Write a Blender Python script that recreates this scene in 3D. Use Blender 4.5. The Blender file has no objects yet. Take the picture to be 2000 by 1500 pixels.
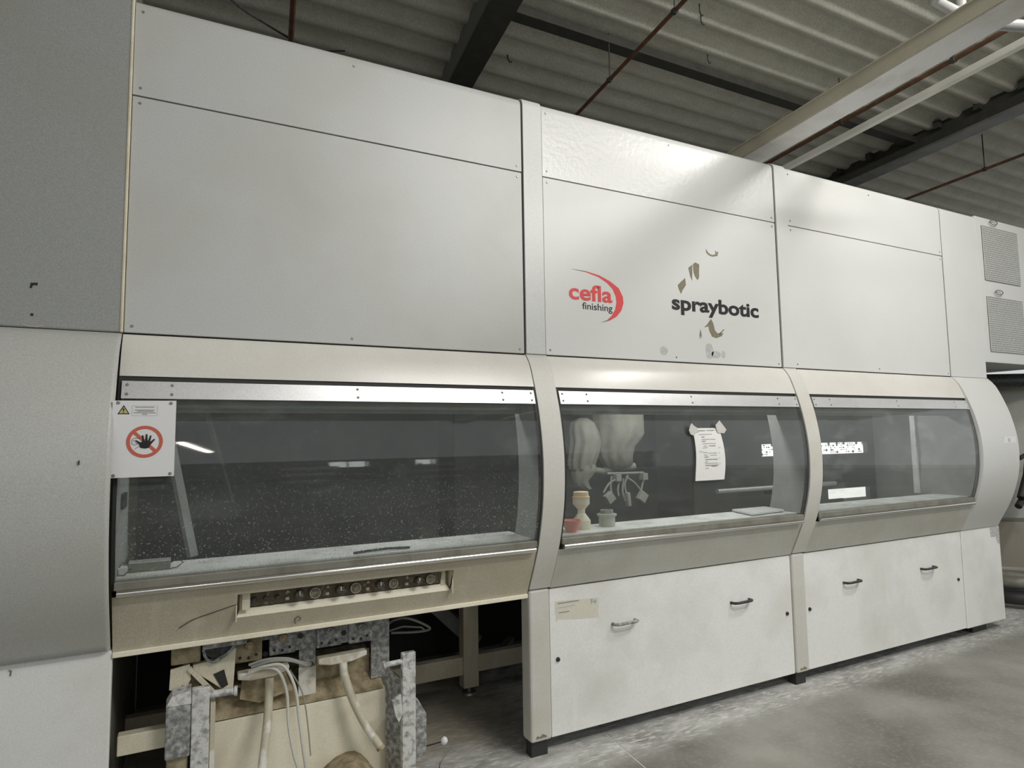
import bpy, math, random
from mathutils import Vector, Matrix
random.seed(7)
S = bpy.context.scene
COL = S.collection
# ------------------------------------------------------------------ camera
cam = bpy.data.cameras.new('camera'); co = bpy.data.objects.new('camera', cam); COL.objects.link(co)
cam.sensor_width = 36; cam.lens = 1239.57 / 2000 * 36; cam.clip_end = 200; cam.clip_start = .02
yaw, pit, rol = .4723, .0849, -.0151
fw = Vector((math.sin(yaw)*math.cos(pit), math.cos(yaw)*math.cos(pit), math.sin(pit)))
r0 = Vector((math.cos(yaw), -math.sin(yaw), 0)); u0 = r0.cross(fw)
rt = math.cos(rol)*r0 + math.sin(rol)*u0; up = -math.sin(rol)*r0 + math.cos(rol)*u0
mw = Matrix((rt, up, -fw)).transposed().to_4x4(); mw.translation = (-.5069, -2.9008, 1.6)
co.matrix_world = mw; S.camera = co
S.view_settings.view_transform = 'Standard'; S.view_settings.look = 'None'
S.view_settings.exposure = 0.0; S.view_settings.gamma = 1; S.view_settings.use_curve_mapping = False
# ------------------------------------------------------------------ world and lights
w = bpy.data.worlds.new('world'); S.world = w; w.use_nodes = True
w.node_tree.nodes['Background'].inputs[0].default_value = (.93, .97, 1, 1)
w.node_tree.nodes['Background'].inputs[1].default_value = .66
def area(name, loc, target, sx, sy, watt, color=(1, .975, .94)):
    l = bpy.data.lights.new(name, 'AREA'); l.shape = 'RECTANGLE'; l.size = sx; l.size_y = sy; l.energy = watt; l.color = color
    o = bpy.data.objects.new(name, l); COL.objects.link(o); o.location = loc
    o.rotation_euler = (Vector(target)-Vector(loc)).to_track_quat('-Z', 'Y').to_euler(); return o
area('hall_key_fill', (4.35, -2.35, 4.8), (3.2, -.3, .7), .7, .3, 60)
area('hall_key_fill', (1.9, -3.2, 4.8), (1.7, 0, .3), 2.0, .25, 41)  # unseen strip added as fill across the fronts
area('hall_key_fill', (3.0, -4.25, 4.85), (2.2, 0, .0), 2.6, .3, 132)  # unseen fill strip, added to brighten the lower doors

# unseen fill lights added to brighten the booth interiors
area('booth_fill', (.15, .22, 1.96), (.15, .15, 1.0), 1.4, .08, 5.0)
area('booth_fill', (2.1, .14, 1.96), (2.1, .10, 1.0), 1.5, .06, 9.0)
area('booth_fill', (4.0, .45, 1.96), (4.0, .3, 1.0), 1.4, .08, 6.5)

# ------------------------------------------------------------------ materials
def hexc(r, g, b):
    f = lambda c: ((c/255+.055)/1.055)**2.4 if c > 10 else c/255/12.92
    return (f(r), f(g), f(b), 1)
def nt(name):
    m = bpy.data.materials.new(name); m.use_nodes = True; t = m.node_tree; t.nodes.clear()
    out = t.nodes.new('ShaderNodeOutputMaterial'); return m, t, out
def noise(t, scale, detail=4, vec=None, rough=.55, stretch=None):
    n = t.nodes.new('ShaderNodeTexNoise'); n.inputs['Scale'].default_value = scale
    n.inputs['Detail'].default_value = detail; n.inputs['Roughness'].default_value = rough
    g = t.nodes.new('ShaderNodeNewGeometry'); src = g.outputs['Position']
    if stretch:
        mp = t.nodes.new('ShaderNodeMapping'); mp.inputs['Scale'].default_value = stretch
        t.links.new(src, mp.inputs[0]); src = mp.outputs[0]
    t.links.new(src, n.inputs['Vector']); return n.outputs[0]
def ramp(t, src, a, b, ca=(0, 0, 0, 1), cb=(1, 1, 1, 1)):
    r = t.nodes.new('ShaderNodeValToRGB'); e = r.color_ramp.elements
    e[0].position = a; e[1].position = b; e[0].color = ca; e[1].color = cb
    t.links.new(src, r.inputs[0]); return r.outputs[0]
def mixc(t, fac, a, b):
    m = t.nodes.new('ShaderNodeMix'); m.data_type = 'RGBA'
    for k, v in ((0, fac), (6, a), (7, b)):
        if hasattr(v, 'is_output'): t.links.new(v, m.inputs[k])
        else: m.inputs[k].default_value = v
    return m.outputs[2]
def math_(t, op, a, b=0.0):
    m = t.nodes.new('ShaderNodeMath'); m.operation = op; m.use_clamp = False
    for k, v in ((0, a), (1, b)):
        if hasattr(v, 'is_output'): t.links.new(v, m.inputs[k])
        else: m.inputs[k].default_value = v
    return m.outputs[0]
def pm(name, base, rough=.5, metal=0, dirt=None, damt=.5, dscale=3, dlo=.45, dhi=.7, grain=.04, gscale=160, bump=.0, bscale=40,
       spec=.5, streak=None, sscale=12, samt=.4, sstr=(1, 1, .12), slo=.6, shi=.75):
    m, t, out = nt(name); p = t.nodes.new('ShaderNodeBsdfPrincipled'); t.links.new(p.outputs[0], out.inputs[0])
    c = base
    if grain:
        g = ramp(t, noise(t, gscale, 2), .3, .7, tuple(max(0, x*(1-grain*2)) for x in base[:3])+(1,), tuple(min(1, x*(1+grain)) for x in base[:3])+(1,)); c = g
    if dirt:
        f = ramp(t, noise(t, dscale, 6), dlo, dhi); f = math_(t, 'MULTIPLY', f, damt); c = mixc(t, f, c, dirt)
    if streak:
        f = ramp(t, noise(t, sscale, 4, stretch=sstr), slo, shi); f = math_(t, 'MULTIPLY', f, samt); c = mixc(t, f, c, streak)
    if hasattr(c, 'is_output'): t.links.new(c, p.inputs['Base Color'])
    else: p.inputs['Base Color'].default_value = c
    p.inputs['Roughness'].default_value = rough; p.inputs['Metallic'].default_value = metal
    p.inputs['Specular IOR Level'].default_value = spec
    if bump:
        b = t.nodes.new('ShaderNodeBump'); b.inputs['Strength'].default_value = bump; b.inputs['Distance'].default_value = .01
        t.links.new(noise(t, bscale, 3), b.inputs['Height']); t.links.new(b.outputs[0], p.inputs['Normal'])
    return m
def emis(name, col, s):
    m, t, out = nt(name); e = t.nodes.new('ShaderNodeEmission'); e.inputs[0].default_value = col; e.inputs[1].default_value = s
    t.links.new(e.outputs[0], out.inputs[0]); return m
WHITE = pm('white_paint', (.68, .685, .665, 1), .42, dirt=(.62, .61, .55, 1), damt=.35, dscale=1.6, grain=.03, bump=.03, bscale=9, spec=.5)
WHITE_D = pm('white_paint_dimpled', (.67, .675, .655, 1), .33, dirt=(.62, .61, .55, 1), damt=.35, dscale=1.6, grain=.03, bump=.22, bscale=32, spec=.55)
GREYP = pm('grey_white_paint', (.55, .56, .545, 1), .42, dirt=(.44, .42, .35, 1), damt=.5, dscale=1.3, grain=.07, gscale=220, bump=.02, bscale=9)
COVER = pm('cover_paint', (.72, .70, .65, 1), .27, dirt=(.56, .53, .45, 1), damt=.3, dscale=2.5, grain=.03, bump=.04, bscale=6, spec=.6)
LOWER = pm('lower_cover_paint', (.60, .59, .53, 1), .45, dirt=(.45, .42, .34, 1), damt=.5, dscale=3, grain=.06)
DUSTY = pm('dusty_cream_paint', (.57, .52, .40, 1), .6, dirt=(.42, .36, .25, 1), damt=.5, dscale=4, grain=.08, streak=(.72, .68, .55, 1), samt=.5)
CREAM = pm('cream_paint', (.74, .69, .53, 1), .55, dirt=(.46, .38, .24, 1), damt=.5, dscale=5, grain=.06, streak=(.8, .78, .68, 1), samt=.5, sscale=20)
DOORP = pm('base_door_paint', (.87, .87, .84, 1), .45, dirt=(.60, .58, .50, 1), damt=.45, dscale=2.2, grain=.04, streak=(.86, .86, .85, 1), samt=.5, sscale=14, slo=.66, shi=.74)
POSTP = pm('post_paint', (.66, .65, .60, 1), .42, dirt=(.55, .51, .42, 1), damt=.5, dscale=3, grain=.04)
ALU = pm('brushed_aluminium', (.80, .80, .80, 1), .38, .55, grain=.05, dirt=(.55, .55, .54, 1), damt=.3, dscale=4)
CHROME = pm('chrome_rail', (.88, .86, .82, 1), .18, 1.0, grain=.02)
SEAL = pm('dark_seal', (.03, .03, .028, 1), .6)
TRACK = pm('dirty_track', (.26, .25, .21, 1), .55, .2, dirt=(.12, .11, .08, 1), damt=.6, dscale=9)
SCREW = pm('screw_steel', (.32, .32, .30, 1), .45, .7)
BLACK = pm('black_plastic', (.025, .025, .025, 1), .42, dirt=(.16, .16, .15, 1), damt=.4, dscale=60)
INNER = pm('inner_dark_panel', (.05, .053, .05, 1), .7, dirt=(.10, .095, .08, 1), damt=.6, dscale=5)
INNERL = pm('inner_grey_panel', (.36, .37, .36, 1), .7, dirt=(.25, .25, .23, 1), damt=.6, dscale=6)
LEDGE = pm('dusty_ledge', (.84, .85, .84, 1), .6, dirt=(.4, .39, .35, 1), damt=.6, dscale=7)
CLOTH = pm('grey_cover_cloth', (.30, .295, .255, 1), .9, dirt=(.20, .19, .16, 1), damt=.6, dscale=14, bump=.3, bscale=40)
HOSE = pm('grey_hose', (.33, .33, .30, 1), .6)
DUSTM = pm('dust_caked_steel', (.20, .205, .20, 1), .6, .1, dirt=(.72, .72, .68, 1), damt=.8, dscale=45, dlo=.42, dhi=.72, bump=.3, bscale=60)
DUSTW = pm('white_dust_steel', (.70, .70, .67, 1), .8, dirt=(.20, .20, .20, 1), damt=.9, dscale=30, dlo=.47, dhi=.66, bump=.4, bscale=70)
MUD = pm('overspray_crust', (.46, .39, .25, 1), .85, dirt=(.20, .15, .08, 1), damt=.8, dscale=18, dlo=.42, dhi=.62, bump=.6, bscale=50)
PIPEW = pm('dusty_white_pipe', (.60, .55, .42, 1), .6, dirt=(.82, .80, .74, 1), damt=.9, dscale=9, dlo=.5, dhi=.58)
TROUGH = pm('pale_cream_paint', (.90, .85, .68, 1), .55, dirt=(.55, .46, .30, 1), damt=.45, dscale=5, dlo=.5, dhi=.75)
BRACK = pm('grey_bracket', (.30, .30, .29, 1), .5)
GAUGEP = pm('brown_gauge_plate', (.11, .085, .055, 1), .6, dirt=(.36, .31, .22, 1), damt=.6, dscale=45, dlo=.55, dhi=.65)
GAUGEF = pm('gauge_face', (.36, .33, .25, 1), .35, dirt=(.5, .47, .38, 1), damt=.6, dscale=60)
GAUGED = pm('dark_gauge_dial', (.13, .11, .075, 1), .35, dirt=(.3, .27, .2, 1), damt=.7, dscale=70)
GRIME = pm('grimy_knob', (.05, .045, .035, 1), .5, dirt=(.5, .46, .36, 1), damt=.5, dscale=120, dlo=.55, dhi=.65)
ROOFM = pm('fibre_cement_sheet', (.60, .59, .51, 1), .85, dirt=(.46, .44, .36, 1), damt=.6, dscale=5, grain=.10, gscale=60, streak=(.72, .70, .61, 1), sscale=4, sstr=(.3, 4, 1), samt=.4, slo=.5, shi=.7)
BEAMM = pm('dark_steel_beam', (.04, .04, .033, 1), .7, dirt=(.07, .066, .055, 1), damt=.5, dscale=10)
RUST = pm('rusty_pipe', (.10, .045, .022, 1), .7, dirt=(.20, .10, .05, 1), damt=.6, dscale=14)
TRAY = pm('silver_cable_tray', (.78, .78, .78, 1), .45, .1, dirt=(.5, .47, .38, 1), damt=.5, dscale=4, grain=.04)
BEIGE = pm('beige_tray_side', (.52, .48, .37, 1), .55, dirt=(.40, .37, .28, 1), damt=.5, dscale=5)
WPIPE = pm('white_square_pipe', (.66, .65, .60, 1), .45, dirt=(.5, .48, .42, 1), damt=.4, dscale=5)
TANKM = pm('grey_tank_paint', (.42, .42, .38, 1), .5, dirt=(.32, .31, .27, 1), damt=.5, dscale=4)
BROWNP = pm('brown_grey_panel', (.30, .275, .22, 1), .6)
SIGNW = pm('sign_white', (.80, .80, .80, 1), .4, grain=0)
PAPER = pm('paper_white', (.88, .87, .85, 1), .8, grain=.02)
TAPE = pm('masking_tape', (.72, .70, .66, 1), .6, dirt=(.6, .58, .52, 1), damt=.5, dscale=60)
INK = pm('grey_print', (.30, .30, .30, 1), .7, grain=0)
INKL = pm('pale_print', (.55, .55, .55, 1), .7, grain=0)
BLK = pm('black_print', (.012, .012, .012, 1), .5, grain=0)
RED = pm('logo_red', (.72, .075, .075, 1), .4, grain=0)
SRED = pm('sign_red', (.60, .13, .085, 1), .45, grain=0)
YEL = pm('warning_yellow', (.62, .50, .20, 1), .45, grain=0)
CHIP = pm('bare_chip_brown', (.235, .21, .14, 1), .7, dirt=(.15, .13, .09, 1), damt=.8, dscale=60)
SMUDGE = pm('grey_smudge', (.47, .47, .46, 1), .6, dirt=(.60, .60, .59, 1), damt=.9, dscale=45)
STICK = pm('cream_sticker', (.72, .69, .58, 1), .6, dirt=(.66, .64, .55, 1), damt=.5, dscale=20)
HATCH = pm('grey_print_block', (.40, .40, .38, 1), .6, dirt=(.66, .66, .63, 1), damt=1, dscale=90, dlo=.48, dhi=.54)
REDCUP = pm('red_plastic', (.80, .30, .25, 1), .4)
CREAMPL = pm('cream_translucent_plastic', (.82, .78, .62, 1), .4)
PEACH = pm('peach_cap', (.85, .66, .42, 1), .45)
JAR = pm('grey_glass_jar', (.45, .46, .43, 1), .25, dirt=(.66, .6, .42, 1), damt=.6, dscale=70)
CABLE = pm('white_cable', (.66, .64, .56, 1), .5)
LAMPOFF = emis('lit_panel', (1, .99, .95, 1), 2.6)
GLOWSOFT = emis('reflection_glow', (1, .99, .95, 1), 1.5)
DAY = emis('daylight_window', (.95, 1, 1, 1), 5)
TUBE = emis('fluorescent_tube', (1, .96, .85, 1), 26)
WALLM = pm('hall_wall', (.12, .12, .11, 1), .9)
RACK = pm('hall_rack_grey', (.16, .16, .15, 1), .7, dirt=(.4, .4, .37, 1), damt=.8, dscale=2)

# dusty curved glass
def glassmat(name, dust, spk):
    m, t, out = nt(name)
    tr = t.nodes.new('ShaderNodeBsdfTransparent'); tr.inputs[0].default_value = (.84, .86, .85, 1)
    gl = t.nodes.new('ShaderNodeBsdfGlossy'); gl.inputs['Roughness'].default_value = .035
    fr = t.nodes.new('ShaderNodeFresnel'); fr.inputs[0].default_value = 1.5
    a = t.nodes.new('ShaderNodeMixShader'); g0 = t.nodes.new('ShaderNodeNewGeometry')
    t.links.new(math_(t, 'MULTIPLY', math_(t, 'MULTIPLY', fr.outputs[0], 1.6), math_(t, 'SUBTRACT', 1.0, g0.outputs['Backfacing'])), a.inputs[0])
    t.links.new(tr.outputs[0], a.inputs[1]); t.links.new(gl.outputs[0], a.inputs[2])
    d = t.nodes.new('ShaderNodeBsdfDiffuse'); d.inputs[0].default_value = (.55, .57, .56, 1)
    base = math_(t, 'MULTIPLY', ramp(t, noise(t, 2.2, 6), .35, .75), dust*.6); base = math_(t, 'ADD', base, dust)
    g = t.nodes.new('ShaderNodeNewGeometry'); sx = t.nodes.new('ShaderNodeSeparateXYZ'); t.links.new(g.outputs['Position'], sx.inputs[0])
    low = t.nodes.new('ShaderNodeMapRange'); t.links.new(sx.outputs['Z'], low.inputs[0])
    low.inputs[1].default_value = 1.5; low.inputs[2].default_value = 1.08; low.inputs[3].default_value = .15; low.inputs[4].default_value = 1
    sp = math_(t, 'MULTIPLY', ramp(t, noise(t, 120, 2), .62, .68), spk)
    sp = math_(t, 'MULTIPLY', sp, low.outputs[0])
    wipe = math_(t, 'MULTIPLY', ramp(t, noise(t, 3.5, 5, stretch=(1, 1, 2.5)), .56, .66), dust*.8)
    f = math_(t, 'ADD', base, sp); f = math_(t, 'ADD', f, wipe)
    b = t.nodes.new('ShaderNodeMixShader'); t.links.new(f, b.inputs[0]); t.links.new(a.outputs[0], b.inputs[1]); t.links.new(d.outputs[0], b.inputs[2])
    t.links.new(b.outputs[0], out.inputs[0]); return m
GLASS1 = glassmat('dusty_glass', .036, .45)
GLASS2 = glassmat('smoky_glass', .045, .16)
GLASS3 = glassmat('hazy_glass', .070, .10)

# floor concrete
def floormat():
    m, t, out = nt('dusty_concrete'); p = t.nodes.new('ShaderNodeBsdfPrincipled'); t.links.new(p.outputs[0], out.inputs[0])
    c = ramp(t, noise(t, 1.3, 7), .36, .66, (.16, .155, .13, 1), (.34, .335, .30, 1))
    c = mixc(t, math_(t, 'MULTIPLY', ramp(t, noise(t, 40, 4), .5, .72), .3), c, (.42, .42, .40, 1))
    g = t.nodes.new('ShaderNodeNewGeometry'); sx = t.nodes.new('ShaderNodeSeparateXYZ'); t.links.new(g.outputs['Position'], sx.inputs[0])
    band = t.nodes.new('ShaderNodeMapRange'); band.interpolation_type = 'SMOOTHSTEP'
    yy = math_(t, 'ADD', sx.outputs['Y'], math_(t, 'MULTIPLY', sx.outputs['X'], -.03))
    t.links.new(yy, band.inputs[0]); band.inputs[1].default_value = -.34; band.inputs[2].default_value = -.10
    wn = ramp(t, noise(t, 4, 8, stretch=(.7, 1.6, 1), rough=.75), .34, .60)
    f = math_(t, 'MULTIPLY', math_(t, 'MULTIPLY', band.outputs[0], wn), .8)
    c = mixc(t, f, c, (.74, .74, .71, 1))
    st = math_(t, 'MULTIPLY', ramp(t, noise(t, 26, 5, stretch=(.5, 2.2, 1)), .53, .62), math_(t, 'MULTIPLY', band.outputs[0], .75))
    c = mixc(t, st, c, (.80, .80, .78, 1))
    # brown overspray below the open booth
    near = t.nodes.new('ShaderNodeMapRange'); near.interpolation_type = 'SMOOTHSTEP'; t.links.new(sx.outputs['X'], near.inputs[0])
    near.inputs[1].default_value = 1.5; near.inputs[2].default_value = .9
    ny = t.nodes.new('ShaderNodeMapRange'); ny.interpolation_type = 'SMOOTHSTEP'; t.links.new(sx.outputs['Y'], ny.inputs[0]); ny.inputs[1].default_value = .1; ny.inputs[2].default_value = .5
    c = mixc(t, math_(t, 'MULTIPLY', math_(t, 'MULTIPLY', near.outputs[0], ny.outputs[0]), .65), c, (.33, .28, .19, 1))
    t.links.new(c, p.inputs['Base Color']); p.inputs['Roughness'].default_value = .55
    b = t.nodes.new('ShaderNodeBump'); b.inputs['Strength'].default_value = .25; b.inputs['Distance'].default_value = .01
    t.links.new(noise(t, 30, 5), b.inputs['Height']); t.links.new(b.outputs[0], p.inputs['Normal']); return m
FLOORM = floormat()
JOINT = pm('joint_dust', (.66, .65, .60, 1), .9)

# ------------------------------------------------------------------ mesh helpers
class MB:
    def __init__(s): s.v = []; s.f = []
    def add(s, vs, fs):
        n = len(s.v); s.v += [tuple(p) for p in vs]; s.f += [tuple(i+n for i in f) for f in fs]; return s
    def box(s, x0, x1, y0, y1, z0, z1):
        x0, x1 = min(x0, x1), max(x0, x1); y0, y1 = min(y0, y1), max(y0, y1); z0, z1 = min(z0, z1), max(z0, z1)
        return s.add([(x0,y0,z0),(x1,y0,z0),(x1,y1,z0),(x0,y1,z0),(x0,y0,z1),(x1,y0,z1),(x1,y1,z1),(x0,y1,z1)],
                     [(0,3,2,1),(4,5,6,7),(0,1,5,4),(1,2,6,5),(2,3,7,6),(3,0,4,7)])
    def loft(s, rings, cap=True, close=True):
        n = len(rings[0]); vs = [p for r in rings for p in r]; fs = []
        for i in range(len(rings)-1):
            for j in range(n if close else n-1):
                a = i*n+j; b = i*n+(j+1) % n; fs.append((a, b, b+n, a+n))
        if cap: fs += [tuple(range(n))[::-1], tuple(range(len(vs)-n, len(vs)))]
        return s.add(vs, fs)
    def tube(s, path, r, n=10, rs=None):
        P = [Vector(p) for p in path]; rings = []; prev = None
        for i, p in enumerate(P):
            d = (P[min(i+1, len(P)-1)]-P[max(i-1, 0)]).normalized()
            if prev is None: a = d.orthogonal().normalized()
            else: a = (prev - d*prev.dot(d)).normalized()
            prev = a; b = d.cross(a); rr = rs[i] if rs else r
            rings.append([p+rr*(math.cos(2*math.pi*k/n)*a+math.sin(2*math.pi*k/n)*b) for k in range(n)])
        return s.loft(rings)
    def lathe(s, cx, cy, prof, n=20):
        rings = [[(cx+r*math.cos(2*math.pi*k/n), cy+r*math.sin(2*math.pi*k/n), z) for k in range(n)] for r, z in prof]
        return s.loft(rings)
    def disc_y(s, x, z, y0, y1, r, n=20, r2=None):   # short cylinder along Y
        r2 = r if r2 is None else r2
        return s.loft([[(x+q*math.cos(2*math.pi*k/n), y, z+q*math.sin(2*math.pi*k/n)) for k in range(n)] for q, y in ((r2, y0), (r, y1))])
    def prism(s, poly, y0, y1):                      # polygon in XZ, extruded along Y
        a = sum(poly[i][0]*poly[(i+1) % len(poly)][1]-poly[(i+1) % len(poly)][0]*poly[i][1] for i in range(len(poly)))
        if a < 0: poly = poly[::-1]
        return s.loft([[(x, y1, z) for x, z in poly], [(x, y0, z) for x, z in poly]])
    def beam(s, p0, p1, w_, h_):                     # rectangular bar between two points, h along Z-ish
        p0, p1 = Vector(p0), Vector(p1); d = (p1-p0).normalized(); a = d.cross(Vector((0, 0, 1)))
        a = a.normalized() if a.length > 1e-4 else Vector((1, 0, 0)); b = a.cross(d)
        return s.loft([[p+a*sx*w_/2+b*sz*h_/2 for sx, sz in ((-1,-1),(1,-1),(1,1),(-1,1))] for p in (p0, p1)])
def sm(path, k=5):                                   # smooth path through the given points
    P_ = [Vector(p) for p in path]; P_ = [2*P_[0]-P_[1]]+P_+[2*P_[-1]-P_[-2]]; out = []
    for i in range(1, len(P_)-2):
        a, b, c, d = P_[i-1:i+3]
        for q in range(k):
            t = q/k; out.append(.5*((2*b)+(c-a)*t+(2*a-5*b+4*c-d)*t*t+(3*b-a-3*c+d)*t**3))
    return out+[P_[-2]]
def wloc(o):
    v = Vector((0, 0, 0))
    while o: v += o.location; o = o.parent
    return v
def obj(name, mb, mat, parent=None, bevel=0, smooth=None, label=None, **kw):
    if isinstance(mb, MB):
        xs = list(zip(*mb.v)); c = Vector([(min(a)+max(a))/2 for a in xs])
        me = bpy.data.meshes.new(name); me.from_pydata([tuple(Vector(p)-c) for p in mb.v], [], mb.f); me.update()
        import bmesh
        bm = bmesh.new(); bm.from_mesh(me); bmesh.ops.recalc_face_normals(bm, faces=bm.faces); bm.to_mesh(me); bm.free()
        if smooth:
            for p in me.polygons: p.use_smooth = True
            me.set_sharp_from_angle(angle=math.radians(smooth))
        me.materials.append(mat)
    else: me, c = mb
    o = bpy.data.objects.new(name, me); COL.objects.link(o)
    if parent: o.parent = parent; o.location = c - wloc(parent)
    else: o.location = c
    if bevel:
        b = o.modifiers.new('bevel', 'BEVEL'); b.width = bevel; b.segments = 2; b.limit_method = 'ANGLE'
    if label: o['label'] = label
    for k, v in kw.items(): o[k] = v
    return o
def thing(name, loc, label, cat, group=None):
    o = bpy.data.objects.new(name, None); COL.objects.link(o); o.location = loc; o.empty_display_size = .1
    o['label'] = label; o['category'] = cat
    if group: o['group'] = group
    return o
def tag(o, label, cat, group=None):
    o['label'] = label; o['category'] = cat
    if group: o['group'] = group
    return o
def copy_at(src, loc, parent=None):
    c = src.copy(); COL.objects.link(c)
    if parent: c.parent = parent; c.location = Vector(loc) - wloc(parent)
    else: c.location = loc
    return c
def copy_tree(src, loc):
    c = src.copy(); COL.objects.link(c); c.location = loc
    for ch in list(src.children):
        d = ch.copy(); COL.objects.link(d); d.parent = c
        for g in list(ch.children):
            e = g.copy(); COL.objects.link(e); e.parent = d
    return c
def text(s, x0, x1, z0, z1, y, mat, parent, name='lettering', bold=0.0, label=None):
    cu = bpy.data.curves.new('t', 'FONT'); cu.body = s; cu.size = 1; cu.offset = bold; cu.extrude = .004
    to = bpy.data.objects.new('t', cu); COL.objects.link(to); dg = bpy.context.evaluated_depsgraph_get(); dg.update()
    me = bpy.data.meshes.new_from_object(to.evaluated_get(dg)); bpy.data.objects.remove(to)
    vs = [v.co.copy() for v in me.vertices]; ax = min(v.x for v in vs); bx = max(v.x for v in vs)
    ay = min(v.y for v in vs); by = max(v.y for v in vs); c = Vector(((x0+x1)/2, y, (z0+z1)/2))
    for v, q in zip(me.vertices, vs):
        v.co = Vector((x0+(q.x-ax)/(bx-ax)*(x1-x0), y-(q.z+.004)*.15, z0+(q.y-ay)/(by-ay)*(z1-z0)))-c
    me.materials.clear(); me.materials.append(mat); me.update()
    return obj(name, (me, c), mat, parent, label=label)

# ------------------------------------------------------------------ the machine's section profile
PR = [(2.035, 0), (1.985, -.040), (1.93, -.066), (1.85, -.095), (1.77, -.120), (1.70, -.137), (1.6, -.155), (1.5, -.165), (1.4, -.165),
      (1.3, -.158), (1.2, -.140), (1.1, -.113), (1.045, -.094), (.97, -.062), (.90, -.028), (.83, .005), (.80, .016)]
def P(z):
    if z >= PR[0][0]: return 0.0
    if z <= PR[-1][0]: return .016
    for i in range(len(PR)-1):
        if PR[i][0] >= z >= PR[i+1][0]:
            a, b = PR[i], PR[i+1]; h = b[0]-a[0]; tt = (z-a[0])/h
            sl = lambda k: 0 if k <= 0 or k >= len(PR)-1 else (PR[k+1][1]-PR[k-1][1])/(PR[k+1][0]-PR[k-1][0])
            m0 = (b[1]-a[1])/h if i == 0 else sl(i); m1 = (b[1]-a[1])/h if i+1 == len(PR)-1 else sl(i+1)
            return (2*tt**3-3*tt**2+1)*a[1]+(tt**3-2*tt**2+tt)*h*m0+(-2*tt**3+3*tt**2)*b[1]+(tt**3-tt**2)*h*m1
def shell(x0, x1, z0, z1, off=0.0, th=.012, k=1.0, n=18, mb=None):
    """curved sheet following the section profile; off moves it outwards"""
    mb = mb or MB(); zs = [z1+(z0-z1)*i/n for i in range(n+1)]
    o_ = [(k*P(z)-off, z) for z in zs]; i_ = [(k*P(z)-off+th, z) for z in zs][::-1]
    ring = o_+i_
    return mb.loft([[(x0, y, z) for y, z in ring], [(x1, y, z) for y, z in ring]])
def upper(x0, x1, z0, z1, y=0.0, r=.055, mb=None, depth=1.8, th=.02):
    """flat front sheet that rounds over to the machine's roof"""
    mb = mb or MB(); o_ = [(y, z0), (y, z1-r)]
    o_ += [(y+r-r*math.cos(a), z1-r+r*math.sin(a)) for a in [math.pi/2*i/8 for i in range(1, 9)]]+[(y+depth, z1)]
    i_ = [(y+depth, z1-th), (y+r, z1-th)]+[(y+r-(r-th)*math.cos(a), z1-r+(r-th)*math.sin(a)) for a in [math.pi/2*i/8 for i in range(7, -1, -1)]]+[(y+th, z0)]
    ring = o_+i_
    return mb.loft([[(x0, a, b) for a, b in ring], [(x1, a, b) for a, b in ring]])
X0, X1, X1b, X2, X2b, X3, XR = -.745, 1.054, 1.178, 2.981, 3.102, 4.909, 5.43
SCR = obj('screw', MB().disc_y(0, 0, -.0035, 0, .0068, 10, .004), SCREW); SCR_ME = SCR.data; bpy.data.objects.remove(SCR)
def screws(parent, pts, y=None, off=0.0):
    for x, z in pts:
        yy = (P(z) if y is None else y)-off
        o = bpy.data.objects.new('screw', SCR_ME); COL.objects.link(o); o.parent = parent
        o.location = Vector((x, yy-.0012, z))-wloc(parent)

# ------------------------------------------------------------------ setting
U = Vector((.1040, .9946, 0)); V = Vector((.9946, -.1040, 0))
def uv(s_, u_, z): p = V*s_+U*u_; return (p.x, p.y, z)
fl = bpy.data.objects.new('floor', None); COL.objects.link(fl); fl['kind'] = 'structure'
obj('joint_bed', MB().add([(-9, -17, -.002), (16, -17, -.002), (16, 8, -.002), (-9, 8, -.002), (-9, -17, -.2), (16, -17, -.2), (16, 8, -.2), (-9, 8, -.2)],
    [(0,1,2,3),(7,6,5,4),(0,4,5,1),(1,5,6,2),(2,6,7,3),(3,7,4,0)]), JOINT, fl)
ss = [1.533+3.19*k for k in range(-4, 5)]; us = [-17+3.9*k for k in range(0, 7)]
for i in range(len(ss)-1):
    for j in range(len(us)-1):
        a, b, c, d = ss[i]+.005, ss[i+1]-.005, us[j]+.003, us[j+1]-.003
        m = MB(); m.add([uv(a, c, 0), uv(b, c, 0), uv(b, d, 0), uv(a, d, 0), uv(a, c, -.08), uv(b, c, -.08), uv(b, d, -.08), uv(a, d, -.08)],
                        [(0,1,2,3),(7,6,5,4),(0,4,5,1),(1,5,6,2),(2,6,7,3),(3,7,4,0)])
        obj('slab', m, FLOORM, fl)
# ceiling: corrugated fibre cement sheets, ribs along X
m = MB(); pitch = .275; ZC = 5.0; pts = []
y = -17.0
y = -7.4
while y < 7:
    for fy, fz in ((0, 0), (.10, -.022), (.20, -.052), (.32, -.068), (.46, -.066), (.58, -.050), (.68, -.018), (.76, .0), (.88, .012)):
        pts.append((y+fy*pitch+.04, ZC+fz))
    y += pitch
ring = lambda x: [(x, a, b) for a, b in pts]+[(x, pts[-1][0], ZC+.12), (x, pts[0][0], ZC+.12)]
xs = [-8, 2.3, 9, 15]
m.loft([ring(x) for x in xs])
obj('ceiling', m, ROOFM, kind='structure', smooth=40)
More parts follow.
